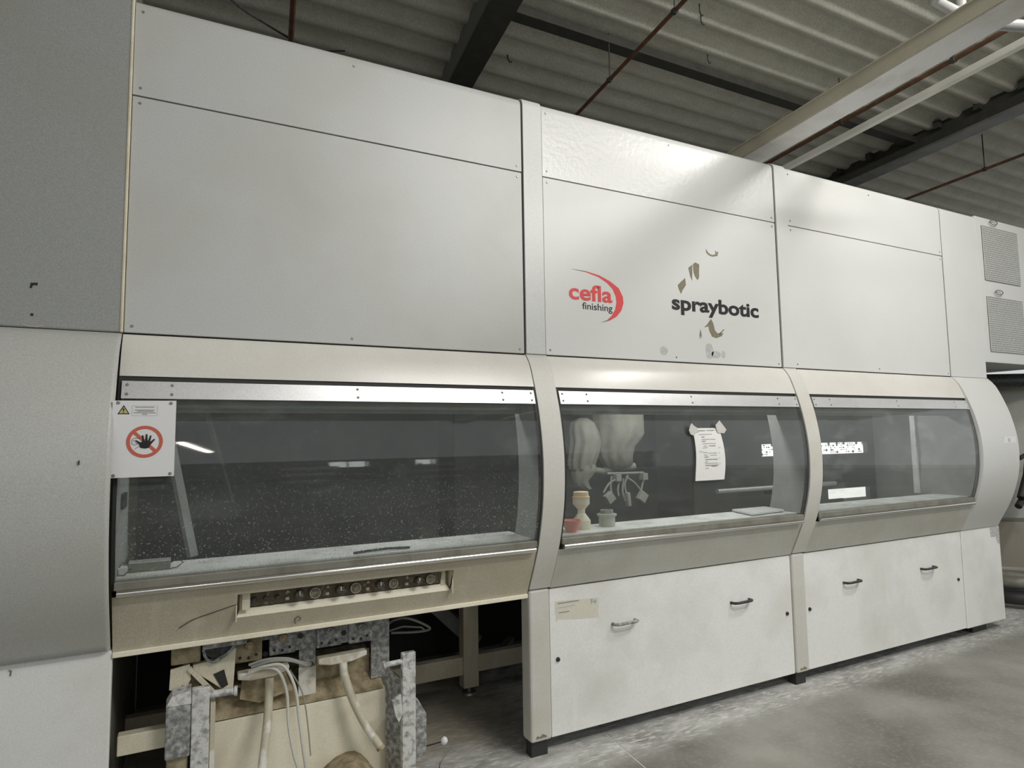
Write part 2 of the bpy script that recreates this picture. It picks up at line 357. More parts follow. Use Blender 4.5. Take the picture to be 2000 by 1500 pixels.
# hall wall behind the camera with a strip of windows, and wall behind the machine
m = MB(); YW = -16.2
for a, b, c, d in ((-9, 15, 0, 1.95), (-9, 15, 2.95, 3.3), (-9, 3.1, 1.95, 2.95), (4.3, 5.7, 1.95, 2.95), (6.4, 15, 1.95, 2.95)): m.box(a, b, YW-.2, YW, c, d)
obj('wall_front', m, WALLM, kind='structure')
obj('wall_back', MB().box(-9, 15, 6.2, 6.4, 0, 5.2), WALLM, kind='structure')
for k, (a, b) in enumerate(((3.1, 4.3), (5.7, 6.4))):
    wn = obj('window_%d' % (k+1), MB().box(a, b, YW-.12, YW-.10, 1.95, 2.95), DAY, kind='structure')
    mm = MB()
    for q in range(int((b-a)/.55)+1): mm.box(a+q*.55, a+q*.55+.06, YW-.09, YW-.02, 1.95, 2.95)
    obj('window_frame', mm, RACK, wn)
# roof beams, joist, pipes
def along(s0, s1, u0_, u1_, z0, z1):
    mb = MB(); mb.loft([[uv(s0, q, z0), uv(s1, q, z0), uv(s1, q, z1), uv(s0, q, z1)] for q in (u0_, u1_)]); return mb
b = thing('roof_beam', uv(1.35, 1, 4.72), 'dark steel roof beam above the widest upper panel on the left', 'beam')
obj('web', along(1.27, 1.43, -6, 6, 4.74, 4.97), BEAMM, b); obj('flange', along(1.235, 1.455, -6, 6, 4.72, 4.74), BEAMM, b)
obj('lit_side', along(1.245, 1.262, -6, 6, 4.745, 4.965), pm('lit_beam_side', (.13, .13, .11, 1), .7), b)  # lighter grey sheet paints the lit side of the beam
b = thing('roof_beam', uv(6.7, 1, 4.72), 'dark steel roof beam with pale lower flange at the far right', 'beam')
obj('web', along(6.60, 6.66, -6, 6, 4.74, 4.97), BEAMM, b); obj('flange', along(6.52, 6.72, -6, 6, 4.715, 4.74), pm('pale_flange', (.20, .20, .18, 1), .5, .3, dirt=(.1, .1, .09, 1), damt=.6, dscale=6), b)  # flange a lighter grey than the web
for q in range(14): 
    p = uv(6.545, -2.2+q*.42, 0); obj('beam_clip', MB().box(p[0]-.03, p[0]+.03, p[1]-.03, p[1]+.03, 4.88, 4.965), BEAMM, b)
j = obj('roof_joist', MB().box(1.6, 7.0, 1.17, 1.29, 4.86, 4.93), BEAMM, bevel=.006); tag(j, 'dark joist running between the two roof beams along the corrugations', 'joist')
# rusty pipes (hung under the roof)
PZ = 4.62
def rpipe(s_, z, label, r=.016, hangs=()):
    t_ = thing('pipe', uv(s_, 0, z), label, 'pipe', 'rusty pipes under the roof')
    mb = MB().tube([uv(s_, -5, z), uv(s_, 0, z), uv(s_, 5, z)], r, 10); obj('pipe_run', mb, RUST, t_, smooth=50)
    for h in hangs:
        p = uv(s_, h, z); obj('hanger', MB().tube([(p[0], p[1], z), (p[0], p[1], 4.95)], .006, 6), BEAMM, t_)
        obj('pipe_clamp', MB().tube([uv(s_, h-.015, z), uv(s_, h+.015, z)], r+.008, 10), BEAMM, t_)
rpipe(2.40, 4.55, 'rusty thin pipe under the roof rising from above the post left of the red logo', hangs=(.55, 1.45))
rpipe(4.80, 4.52, 'rusty thin pipe between the silver tray and the white square pipe', .019, hangs=(.25, 1.3, -.6))
rpipe(7.30, 4.54, 'rusty thin pipe farthest right, beyond the second beam', hangs=(.4, 1.0, 1.6))
rpipe(-.09, 4.50, 'short rusty pipe seen above the left upper panel', .02)
c_ = obj('black_cable', MB().tube(sm([(-.9, .9, 4.93), (-.42, 1.45, 4.6), (-.05, 1.62, 4.5), (.3, 1.9, 4.6), (.6, 2.3, 4.9)]), .007, 6), BLACK, smooth=50)
tag(c_, 'thin black cable sagging under the roof at the top left', 'cable')
# cable tray and square pipe that cross above the machine
t_ = thing('cable_tray', uv(3.0, 0, 3.56), 'long silver tray with beige side running above the middle booth towards the viewer', 'cable tray')
obj('tray_base', along(2.915, 3.105, -4.2, 2.6, 3.555, 3.57), TRAY, t_)
obj('tray_side', along(2.905, 2.915, -4.2, 2.6, 3.56, 3.64), BEIGE, t_); obj('tray_side', along(3.105, 3.115, -4.2, 2.6, 3.56, 3.64), BEIGE, t_)
obj('tray_lip', along(2.893, 2.925, -4.2, 2.6, 3.64, 3.647), BEIGE, t_); obj('tray_lid', along(2.925, 3.1, -4.2, 2.6, 3.625, 3.635), TRAY, t_)
t_ = thing('square_pipe', uv(3.69, 0, 3.75), 'white square pipe running beside the silver tray', 'pipe')
obj('pipe_run', along(3.668, 3.712, -4.2, 2.6, 3.728, 3.772), WPIPE, t_, bevel=.004)
obj('bracket', MB().tube([uv(3.08, -1.02, 3.60), uv(3.4, -1.02, 3.66), uv(3.68, -1.02, 3.72)], .028, 10), BRACK, t_, smooth=50, label='grey round bracket tube')
t_ = obj('conduit_elbow', MB().tube([(2.7, -1.35, 4.0), (3.0, -1.08, 3.9), (3.19, -1.09, 3.885), (3.23, -1.09, 3.93), (3.24, -1.09, 4.95)], .028, 12), BRACK, smooth=50)
tag(t_, 'grey conduit elbow peeking in above the silver tray at the top edge', 'conduit')
for x, y in ((2.98, .60), (3.07, .68), (3.5, 1.05), (1.9, 1.8)):
    h = obj('roof_hook', MB().tube([(x, y, 4.965), (x, y, 4.90), (x+.02, y, 4.875), (x+.045, y+.01, 4.89)], .006, 6), BEAMM)
    tag(h, 'small dark hook bent down from the corrugated roof', 'hook', 'hooks on the corrugated roof')
# fluorescent tube behind the camera (mirrored in the first window)
t_ = thing('batten_lamp', (-.37, -8.6, 3.67), 'lit fluorescent batten lamp hanging in the hall, mirrored in the first window', 'lamp')
obj('tube', MB().tube([(-.59, -7.2, 3.67), (-.154, -10.0, 3.67)], .07, 8), TUBE, t_, smooth=50)
obj('housing', MB().beam((-.59, -7.2, 3.76), (-.154, -10.0, 3.76), .14, .07), WPIPE, t_)
obj('hanger', MB().tube([(-.37, -8.6, 3.79), (-.37, -8.6, 4.72)], .008, 6), BEAMM, t_)
# racks in the hall behind the camera (mirrored as dull strips)
for k in range(5):
    x = -5+k*3.1; t_ = thing('storage_rack', (x, -12.5, 0), 'grey storage rack standing in the hall behind the viewer', 'rack', 'racks behind the viewer')
    for dx in (0, 2.2):
        for dy in (0, .8): obj('upright', MB().box(x+dx, x+dx+.06, -12.5+dy, -12.44+dy, 0, 2.1), RACK, t_)
    for z in (.2, .9, 1.6): obj('shelf', MB().box(x, x+2.26, -12.5, -11.64, z, z+.05), RACK, t_)
    for z in (.25, .95, 1.65): obj('load', MB().box(x+.15, x+1.1+.2*math.sin(k*3+z), -12.4, -11.8, z, z+.3+.1*math.cos(k*5+z)), LEDGE, t_)

# ------------------------------------------------------------------ booth sections
ZT, ZS, ZB = 3.442, 3.018, 2.035
G = .006
def section(name, x0, x1, label, glass, cov, up1, low, base=True, sx=None, ledge=.25, dark=INNER):
    t = thing(name, ((x0+x1)/2, .5, 0), label, 'machine', 'booth sections of the spraying machine')
    top = obj('upper_panel', upper(x0+.003, x1-.003, ZS+G/2, ZT), up1[0], t, smooth=40)
    mid = obj('front_panel', MB().box(x0+.003, x1-.003, 0, .02, ZB+.004, ZS-G/2), up1[1], t, bevel=.003)
    obj('backing', MB().box(x0, x1, .022, .03, ZB-.06, ZS+.3), SEAL, t)
    screws(top, [(x0+.03, ZS+.035), (x1-.03, ZS+.03), (x0+.03, ZT-.06), ((x0+x1)/2, ZT-.065)], 0)
    screws(mid, [(x0+.03, ZS-.03), (x1-.03, ZS-.03), (x0+.03, ZB+.03), ((x0+x1)/2, ZB+.03), (x1-.03, ZB+.025)], 0)
    obj('cover', shell(x0+.002, x1-.001, 1.858, 2.031, 0, .010), cov, t, smooth=60)
    st = obj('header_strip', shell(x0+.012, x1-.012, 1.770, 1.838, .006, .008, n=4), ALU, t, smooth=60, label='aluminium strip')
    sp = []
    for xx in [x0+.03, x0+.18, (x0+x1)/2, x1-.19, x1-.03]: sp += [(xx, 1.822), (xx, 1.786)]
    screws(st, sp, None, .006)
    obj('window_glass', shell(x0+.012, x1-.012, 1.085, 1.772, -.002, .006, n=24), glass, t, smooth=60, label='curved dusty window')
    obj('seal', shell(x0+.001, x0+.012, 1.06, 1.86, -.004, .02, n=24), SEAL, t); obj('seal', shell(x1-.012, x1-.001, 1.06, 1.86, -.004, .02, n=24), SEAL, t)
    obj('seal', MB().box(x0+.002, x1-.002, P(1.85)+.008, P(1.85)+.03, 1.836, 1.865), SEAL, t)
    obj('track', MB().box(x0+.01, x1-.01, P(1.07)-.012, P(1.07)+.05, 1.062, 1.092), TRACK, t, bevel=.003)
    obj('rail', MB().tube([(x0+.02, P(1.05)-.016, 1.050), ((x0+x1)/2, P(1.05)-.016, 1.050), (x1-.02, P(1.05)-.016, 1.050)], .0125, 14), CHROME, t, smooth=50, label='polished rail')
    # inside
    obj('ledge', MB().box(x0, x1, P(1.09)+.045, ledge, 1.075, 1.098), LEDGE, t)
    obj('ledge_skirt', MB().box(x0, x1, ledge-.02, ledge, .9, 1.075), INNERL, t)
    obj('inner_header', MB().box(x0, x1, .03, .06, 1.725, 2.02), INNERL, t)
    obj('inner_roof', MB().box(x0, x1, .06, 1.8, 1.98, 2.0), dark, t)
    obj('inner_back', MB().box(x0, x1, 1.30, 1.32, .84, 1.98), dark, t) if name != 'outfeed_booth' else None
    obj('conveyor_bed', MB().box(x0, x1, ledge, 1.30, .84, .86), dark, t)
    return t, top, mid
# ---- section 1
s1, s1u, s1m = section('infeed_booth', X0, X1, 'wide left booth section with warning sign on its window and open underside', GLASS1, COVER, (GREYP, GREYP), DUSTY, ledge=.22)
# partition walls seen through the glass
obj('partition', shell(X0+.001, X0+.012, 1.098, 1.98, -.014, .55), INNERL, s1)
obj('partition', shell(X1-.012, X1-.001, 1.098, 1.98, -.014, .22), INNERL, s1)
obj('latch', MB().box(X0+.012, X0+.026, .02, .14, 1.345, 1.405), BLACK, s1, bevel=.004)
obj('inner_post', MB().beam((-.66, .75, 1.98), (-.47, .60, 1.05), .055, .02), INNERL, s1)
obj('inner_post', MB().beam((-.46, .78, 1.90), (-.30, .66, 1.30), .02, .02), INNER, s1)
# lower cover with the gauge recess
rx0, rx1, rz0, rz1 = -.312, .619, .888, .990
n = 10
m = MB(); shell(X0+.004, rx0, .812, 1.034, 0, .012, mb=m); shell(rx1, X1-.004, .812, 1.034, 0, .012, mb=m)
shell(rx0, rx1, rz1, 1.034, 0, .012, n=4, mb=m); shell(rx0, rx1, .812, rz0, 0, .012, n=6, mb=m)
obj('lower_cover', m, DUSTY, s1, smooth=60, label='dust-stained cream lower cover')
obj('bottom_lip', MB().box(X0+.004, X1-.004, .004, .05, .790, .811), TROUGH, s1, bevel=.003)
gp = obj('gauge_recess', MB().box(rx0, rx1, .03, .036, rz0-.01, rz1+.01).box(rx0-.004, rx0, -.05, .036, rz0-.01, rz1+.006).box(rx1, rx1+.004, -.05, .036, rz0-.01, rz1+.006)
         .add([(rx0, P(rz0), rz0), (rx1, P(rz0), rz0), (rx1, .03, rz0-.004), (rx0, .03, rz0-.004)], [(0, 1, 2, 3)])
         .add([(rx0, P(rz1), rz1), (rx1, P(rz1), rz1), (rx1, .03, rz1+.004), (rx0, .03, rz1+.004)], [(3, 2, 1, 0)]), CREAM, s1)
obj('gauge_plate', MB().add([(-.275, -.032, .985), (.575, -.032, .985), (.575, -.004, .922), (-.275, -.004, .922), (-.275, -.024, .989), (.575, -.024, .989), (.575, .006, .92), (-.275, .006, .92)],
    [(0,3,2,1),(4,5,6,7),(0,1,5,4),(1,2,6,5),(2,3,7,6),(3,0,4,7)]), GAUGEP, s1)
obj('plate_frame', MB().box(-.30, -.275, -.010, .02, .90, .992), CREAM, s1, bevel=.002); obj('plate_frame', MB().box(.575, .60, -.010, .02, .90, .992), CREAM, s1, bevel=.002)
obj('recess_sill', MB().add([(rx0, P(rz0)-.001, rz0), (rx1, P(rz0)-.001, rz0), (.602, -.006, .917), (-.298, -.006, .917), (rx0, P(rz0)+.02, rz0-.004), (rx1, P(rz0)+.02, rz0-.004), (.602, .02, .914), (-.298, .02, .914)],
    [(0,1,2,3),(7,6,5,4),(0,4,5,1),(1,5,6,2),(2,6,7,3),(3,7,4,0)]), TROUGH, s1)  # paler cream puts the light caught by this slope into the colour
obj('patch_plate', MB().box(-.292, -.262, -.036, -.03, .918, .985), CREAM, s1)
for x in (-.246, -.201, -.155):
    obj('push_button', MB().disc_y(x, .953, -.040, -.012, .011, 14, .009), BLACK, s1, smooth=50, bevel=.001)
for x, r in ((-.069, .021), (.102, .021), (.278, .020), (.458, .019)):
    k = obj('knob', MB().disc_y(x, .953, -.052, -.012, r, 20, r*.86), GRIME, s1, smooth=50, bevel=.002)
    obj('pointer', MB().box(x-.002, x+.002, -.0545, -.051, .953, .953+r*.8), CREAM, k)
for x, r in ((-.004, .023), (.169, .023), (.339, .021), (.515, .021)):
    g_ = obj('gauge', MB().disc_y(x, .953, -.036, -.012, r, 24), GRIME, s1, smooth=50)
    obj('dial', MB().disc_y(x, .953, -.0372, -.034, r*.82, 24), GAUGED, g_)
    obj('needle', MB().prism([(x-.002, .953-.004), (x+.002, .953-.004), (x+r*.5*math.sin(x*9), .953+r*.55)], -.0385, -.037), GAUGEF, g_)
    mm = MB()
    for q in range(24):
        a = 2*math.pi*q/24; b_ = 2*math.pi*(q+1)/24
        mm.prism([(x+r*math.cos(a), .953+r*math.sin(a)), (x+r*math.cos(b_), .953+r*math.sin(b_)), (x+r*.86*math.cos(b_), .953+r*.86*math.sin(b_)), (x+r*.86*math.cos(a), .953+r*.86*math.sin(a))], -.040, -.036)
    obj('bezel', mm, GAUGEF, g_)
for x in (-.115, .05, .225, .405): obj('symbol_marks', MB().prism([(x-.008, .966), (x+.008, .966), (x, .978)], -.0335, -.03).prism([(x-.008, .936), (x+.006, .936), (x+.006, .947), (x-.008, .947)], -.031, -.02), GAUGEF, s1)
obj('crack_wire', MB().tube(sm([(-.52, P(.895)-.003, .878), (-.47, P(.90)-.004, .905), (-.40, P(.92)-.004, .925), (-.315, P(.94)-.004, .948)]), .0018, 5), BLACK, s1)
obj('hook_wire', MB().tube([(-.08, P(.85)-.004, .828), (-.083, P(.85)-.006, .848), (-.07, P(.86)-.008, .86), (-.058, P(.85)-.006, .848), (-.066, P(.85)-.004, .838)], .0018, 5), BLACK, s1)
# inside below section 1, rear sheet near black to paint the shade
obj('under_tray', MB().box(X0, X1, .06, 1.30, .80, .838), INNER, s1)
obj('rear_shade_skirt', MB().box(X0, X1, 1.7, 1.72, .0, 1.0), SEAL, s1)
# frame under section 1
FR = DUSTY
fr = thing('base_frame', (1.12, .95, 0), 'cream welded base frame under the open left booth, dust covered', 'frame')
obj('post', MB().box(1.067, 1.17, .90, .98, .045, .80), FR, fr, bevel=.004)
obj('gusset', MB().prism([(1.17, .56), (1.20, .56), (1.23, .80), (1.17, .80)], .93, .97), FR, fr)
obj('crossbar', MB().box(-.75, 1.067, .91, .97, .125, .235), FR, fr, bevel=.004); obj('crossbar', MB().box(1.17, 1.9, .91, .97, .13, .235), FR, fr, bevel=.004)
obj('foot', MB().lathe(1.118, .94, [(.012, .045), (.012, .014), (.045, .012), (.05, .0)], 16), SCREW, fr, smooth=40)
obj('diagonal', MB().beam((.72, 1.5, .78), (1.25, 1.1, .24), .05, .09), INNERL, fr); obj('diagonal', MB().beam((1.30, .95, .17), (1.75, 1.6, .05), .05, .05), FR, fr)
screws(fr, [(1.12, .72), (1.12, .62)], .90)
# warning sign on window 1
ys = -.197
sg = thing('warning_sign', (-.65, ys, 1.62), 'white warning board with red no-entry ring hung on the left window', 'sign')
mb = MB().loft([[(-.752, ys, 1.757), (-.548, ys, 1.759), (-.549, ys, 1.478), (-.757, ys, 1.478)][::-1], [(-.752, ys+.003, 1.757), (-.548, ys+.003, 1.759), (-.549, ys+.003, 1.478), (-.757, ys+.003, 1.478)][::-1]])
obj('board', mb, SIGNW, sg)
obj('warning_triangle', MB().prism([(-.736, 1.708), (-.698, 1.708), (-.717, 1.741)], ys-.0012, ys-.0004), BLK, sg)
obj('triangle_face', MB().prism([(-.731, 1.711), (-.703, 1.711), (-.717, 1.7345)], ys-.0018, ys-.001), YEL, sg)
text('!', -.7195, -.7145, 1.7135, 1.729, ys-.002, BLK, sg, 'exclamation_mark')
mm = MB()
for a, b_, z in ((-.690, -.609, 1.739), (-.690, -.609, 1.703)): mm.box(a, b_, ys-.001, ys, z-.0004, z+.0004)
for x in (-.690, -.609): mm.box(x-.0004, x+.0004, ys-.001, ys, 1.703, 1.739)
obj('text_frame', mm, INKL, sg)
for a, b_, z in ((-.68, -.62, 1.734), (-.682, -.618, 1.7235), (-.675, -.622, 1.719), (-.685, -.614, 1.7135), (-.658, -.642, 1.708)):
    obj('text_line', MB().box(a, b_, ys-.0012, ys-.0002, z-.0011, z+.0011), INK, sg)
cx, cz, R1, R2 = -.647, 1.607, .0585, .047
mm = MB()
for q in range(48):
    a, b_ = 2*math.pi*q/48, 2*math.pi*(q+1)/48
    mm.prism([(cx+R1*math.cos(a), cz+R1*math.sin(a)), (cx+R1*math.cos(b_), cz+R1*math.sin(b_)), (cx+R2*math.cos(b_), cz+R2*math.sin(b_)), (cx+R2*math.cos(a), cz+R2*math.sin(a))], ys-.0014, ys-.0004)
d = .7071; h = .0055
mm.prism([(cx-R2*d-h*d, cz+R2*d-h*d), (cx-R2*d+h*d, cz+R2*d+h*d), (cx+R2*d+h*d, cz-R2*d+h*d), (cx+R2*d-h*d, cz-R2*d-h*d)], ys-.0014, ys-.0004)
obj('prohibition_ring', mm, SRED, sg)
hand = [(-.660, 1.585), (-.666, 1.600), (-.678, 1.612), (-.674, 1.613), (-.661, 1.605), (-.655, 1.606), (-.657, 1.630), (-.652, 1.6305), (-.648, 1.610),
        (-.646, 1.610), (-.644, 1.6345), (-.639, 1.6345), (-.638, 1.611), (-.636, 1.611), (-.630, 1.630), (-.6255, 1.629), (-.630, 1.606), (-.617, 1.6175), (-.614, 1.6145), (-.629, 1.594), (-.633, 1.585), (-.645, 1.582)]
obj('hand_symbol', MB().prism(hand, ys-.0022, ys-.0012), BLK, sg)
mm = MB(); 
for pth in ([(-.662, 1.619), (-.676, 1.621), (-.686, 1.617), (-.689, 1.608), (-.686, 1.598), (-.676, 1.595), (-.670, 1.598)], [(-.686, 1.611), (-.674, 1.6115)], [(-.679, 1.606), (-.672, 1.602), (-.667, 1.600)], [(-.679, 1.578), (-.670, 1.587), (-.661, 1.590)]):
    mm.tube([(a, ys-.0016, b_) for a, b_ in pth], .0006, 4)
obj('face_outline', mm, BLK, sg)
screws(sg, [(-.735, 1.749), (-.566, 1.749), (-.742, 1.486), (-.562, 1.487)], ys)
# things on the first ledge
d_ = thing('scanner_bar', (-.62, .06, 1.098), 'dark bar device lying in the left end of the first ledge', 'device')
obj('body', MB().box(-.70, -.555, .03, .085, 1.098, 1.132), TRACK, d_, bevel=.004); obj('lid', MB().box(-.70, -.555, .028, .087, 1.132, 1.137), ALU, d_)
obj('socket', MB().box(-.735, -.702, .0, .06, 1.098, 1.125), LEDGE, d_, bevel=.003)
obj('wire', MB().tube([(-.70, .05, 1.13), (-.72, .03, 1.14), (-.745+.012, .0, 1.12), (-.74+.01, -.03, 1.102), (-.71, -.03, 1.101), (-.69, .0, 1.12)], .0022, 6), BLACK, d_)
obj('wire', MB().tube([(-.555, .06, 1.12), (-.53, .05, 1.135), (-.51, .04, 1.12), (-.53, .03, 1.105), (-.56, .02, 1.102)], .0022, 6), BLACK, d_)
wb = obj('wiper_blade', MB().tube([(.16, -.03, 1.103), (.22, -.025, 1.106), (.32, -.02, 1.108), (.42, -.02, 1.104)], .006, 6), BLACK); tag(wb, 'thin black wiper strip lying on the ledge inside the first window', 'strip')

# ---- posts between the sections
def mpost(xa, xb, label, base=True):
    t = thing('machine_post', ((xa+xb)/2, .05, 0), label, 'post', 'posts between the booth sections')
    xa += .006; xb -= .004
    obj('upper_post', upper(xa, xb, ZB+.004, ZT+.006, -.008, depth=.5), WHITE if xa > 2 else GREYP2, t, smooth=40)
    obj('bow', shell(xa-.004, xb+.002, .832, ZB, .006, .024, n=36), POSTP, t, smooth=60)
    obj('side_seal', upper(xa-.007, xa-.001, ZB, ZT, .004, depth=.3, th=.04), SEAL, t)
    obj('lower_post', MB().box(xa-.004, xb+.002, .004, .10, .08, .826), POSTP, t, bevel=.012)
    obj('foot', MB().box(xa+.01, xb-.01, .03, .09, 0, .078), SEAL, t, bevel=.003)
    obj('chip', MB().prism([(xa+.02, .098), (xa+.03, .112), (xa+.045, .104), (xa+.06, .116), (xa+.08, .106), (xa+.085, .098)], .0022, .006), CHIP, t)
    return t
GREYP2 = pm('post_grey_paint', (.62, .63, .61, 1), .4, grain=.04)
mpost(X1, X1b, 'bowed cream post between the left booth and the logo booth')
mpost(X2, X2b, 'bowed cream post between the logo booth and the right booth')

# ---- sections 2 and 3
s2, s2u, s2m = section('robot_booth', X1b, X2, 'middle booth section with the red logo, paper notice and robot behind glass', GLASS2, COVER, (WHITE_D, WHITE), LOWER, ledge=.20)
s3, s3u, s3m = section('outfeed_booth', X2b, X3, 'right booth section with plain white panels and lit opening behind glass', GLASS3, COVER, (WHITE, WHITE), LOWER, ledge=.20, dark=INNERL)
for t, a, b_ in ((s2, X1b, X2), (s3, X2b, X3)):
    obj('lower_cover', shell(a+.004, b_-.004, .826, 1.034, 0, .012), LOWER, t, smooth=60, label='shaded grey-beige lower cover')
    obj('partition', shell(b_-.012, b_-.001, 1.098, 1.98, -.014, .25 if t is s2 else .42), INNERL, t)
    obj('base_roof', MB().box(a, b_, .04, 1.68, .80, .83), SEAL, t)
    obj('rear_shade_skirt', MB().box(X1 if t is s2 else a, b_, 1.7, 1.72, .0, 1.0), SEAL, t)  # near-black sheet paints the shade behind the base
    dr = obj('door', MB().box(a+.003, b_-.003, .016, .036, .080, .818), DOORP, t, bevel=.004)
    for x in ((1.648, 2.523) if t is s2 else (3.564, 4.44)):
        hh = obj('handle', MB().tube([(x-.075, .018, .587), (x-.073, -.012, .588), (x-.055, -.026, .590), (x, -.030, .592), (x+.055, -.026, .592), (x+.073, -.012, .590), (x+.075, .018, .589)], .0085, 8), BLACK if x > 2 else DUSTM, dr, smooth=50, label='black bow handle')
    for x in ((1.225, 2.928) if t is s2 else (3.14, 4.835)):
        obj('lock', MB().disc_y(x, .458, .008, .018, .013, 14, .010), BLACK, dr, smooth=50)
obj('inner_post', MB().box(X3-.035, X3-.014, .29, .33, 1.098, 1.96), LEDGE, s3)
obj('inner_back', MB().box(X2b, 3.88, 1.0, 1.02, .84, 1.98).box(3.88, X3, 1.0, 1.02, 1.513, 1.98).box(3.88, X3, 1.0, 1.02, 1.09, 1.41).box(3.88, 4.70, 1.0, 1.02, .84, 1.13).box(4.70, X3, 1.0, 1.02, .84, 1.0), INNER, s3)
lo = obj('lit_panel', MB().box(3.86, 5.32, 1.06, 1.065, 1.40, 1.52), LAMPOFF, s3, label='bright daylight slot')
mm = MB()
for q in range(46):
    x = 3.88+q*.031
    for zz in (1.425, 1.445, 1.465, 1.485, 1.502):
        if random.random() < .5: mm.disc_y(x+random.random()*.012, zz, 1.03, 1.04, .004+.009*random.random()**3, 7)
obj('perforated_screen', mm, INNERL, s3)
obj('lit_panel', MB().box(4.66, 5.32, 1.06, 1.065, .99, 1.14), GLOWSOFT, s3, label='low glowing reflection panel')  # added glowing panel makes the bright reflection patch above the bed
obj('roller', MB().tube([(3.2, .85, 1.16), (4.6, .85, 1.16)], .018, 10), ALU, s3, smooth=50)
# logos on the middle booth
text('cefla', 1.333, 1.622, 2.353, 2.446, -.0006, RED, s2, bold=.022, label='red word cefla')
text('finishing', 1.418, 1.621, 2.292, 2.343, -.0006, BLK, s2, bold=.002, label='small black word finishing')
text('spraybotic', 2.058, 2.785, 2.325, 2.445, -.0006, BLK, s2, bold=.028, label='black word spraybotic')
out_ = [(1.356,2.523),(1.444,2.521),(1.537,2.506),(1.61,2.479),(1.669,2.445),(1.697,2.397),(1.7,2.36),(1.683,2.315),(1.648,2.278),(1.602,2.253),(1.543,2.238)]
inn = [(1.356,2.5225),(1.444,2.516),(1.530,2.496),(1.588,2.468),(1.627,2.435),(1.647,2.395),(1.651,2.36),(1.640,2.318),(1.615,2.281),(1.583,2.254),(1.543,2.2375)]
mm = MB(); mk = MB()
for i in range(10):
    (mk if i in (0, 9) else mm).prism([out_[i], out_[i+1], inn[i+1], inn[i]], -.0012, -.0002)
obj('logo_swoosh', mm, RED, s2, label='red crescent swoosh'); obj('swoosh_tip', mk, CHIP, s2)
for c in ([(2.11,2.506),(2.136,2.529),(2.17,2.556),(2.175,2.513),(2.146,2.477),(2.133,2.454),(2.117,2.481)],
          [(2.237,2.65),(2.259,2.663),(2.289,2.653),(2.283,2.571),(2.271,2.552),(2.25,2.574),(2.240,2.60)],
          [(2.199,2.622),(2.232,2.645),(2.230,2.60),(2.226,2.544),(2.212,2.57)],
          [(2.331,2.278),(2.368,2.318),(2.386,2.289),(2.396,2.249),(2.417,2.23),(2.467,2.236),(2.452,2.215),(2.406,2.199),(2.371,2.207),(2.351,2.239),(2.344,2.269),(2.308,2.26)],
          [(2.431,2.230),(2.473,2.261),(2.475,2.254),(2.437,2.226)],
          [(2.278,2.248),(2.268,2.214),(2.27,2.184),(2.281,2.208),(2.286,2.188),(2.284,2.222)],
          [(2.347,2.76),(2.352,2.735),(2.372,2.722),(2.400,2.716),(2.444,2.725),(2.455,2.756),(2.440,2.748),(2.425,2.760),(2.43,2.735),(2.397,2.726),(2.37,2.736)]):
    obj('paint_chip', MB().prism(c, -.0009, -.0001), CHIP, s2)
for x, z, a, b_ in ((1.985, 2.10, .032, .026), (2.345, 2.115, .035, .05), (2.40, 2.095, .045, .022), (2.46, 2.10, .018, .024)):
    obj('smudge', MB().prism([(x+a*math.cos(q*.524)*(1+.15*math.sin(q*5)), z+b_*math.sin(q*.524)) for q in range(12)], -.0006, -.0001), SMUDGE, s2)
# faded sticker on the first base door
st = thing('door_sticker', (1.35, .0155, .69), 'torn cream sticker on the door under the logo booth', 'sticker')
obj('sheet', MB().prism([(1.215, .752), (1.484, .738), (1.482, .636), (1.34, .645), (1.228, .66), (1.222, .645), (1.214, .70)], .0150, .0158), STICK, st)
obj('print', MB().box(1.23, 1.36, .0144, .0151, .735, .741).box(1.235, 1.30, .0144, .0151, .688, .693).box(1.222, 1.34, .0144, .0151, .715, .7165), INK, st)
obj('print_block', MB().box(1.435, 1.472, .0144, .0151, .708, .736), HATCH, st)
# paper notice taped inside the middle window
t_ = thing('paper_notice', (2.14, -.17, 1.49), 'white printed paper notice taped at two corners to the middle window', 'notice')
mb = MB(); N = 14; rings = []
def py(z): return P(z)-.012
for i in range(N+1):
    z = 1.640-(1.640-1.345)*i/N; w0 = 2.033+.006*math.sin(i*.3); w1 = 2.235+.022*math.sin(i/N*2.6)
    rings.append([(w0, py(z), z), ((w0+w1)/2, py(z)-.004, z), (w1, py(z), z), (w1, py(z)+.0012, z), ((w0+w1)/2, py(z)-.0028, z), (w0, py(z)+.0012, z)])
mb.loft(rings); obj('sheet', mb, PAPER, t_, smooth=40)
random.seed(3); mm = MB(); ml = MB()
for a, b_, z, dk in ((2.065,2.12,1.626,1),(2.13,2.19,1.627,1),(2.05,2.07,1.618,0),(2.07,2.17,1.605,0),(2.085,2.11,1.590,1),(2.085,2.19,1.577,0),(2.085,2.115,1.566,1),(2.09,2.19,1.553,0),(2.095,2.12,1.540,0),
                  (2.135,2.185,1.5395,1),(2.09,2.125,1.530,0),(2.06,2.085,1.510,0),(2.085,2.12,1.503,0),(2.125,2.19,1.499,0),(2.09,2.12,1.489,0),(2.14,2.19,1.487,0),(2.095,2.125,1.477,1),(2.10,2.195,1.463,1),
                  (2.095,2.12,1.450,0),(2.10,2.195,1.442,0),(2.10,2.20,1.430,1),(2.145,2.185,1.424,1),(2.10,2.125,1.415,0),(2.205,2.215,1.50,0),(2.206,2.214,1.47,0),(2.206,2.214,1.44,0),(2.21,2.222,1.53,0)):
    q = py(z)-.0058; (mm if dk else ml).add([(a, q, z-.0016), (b_, q, z-.0016), (b_, q, z+.0016), (a, q, z+.0016)], [(0, 1, 2, 3)])
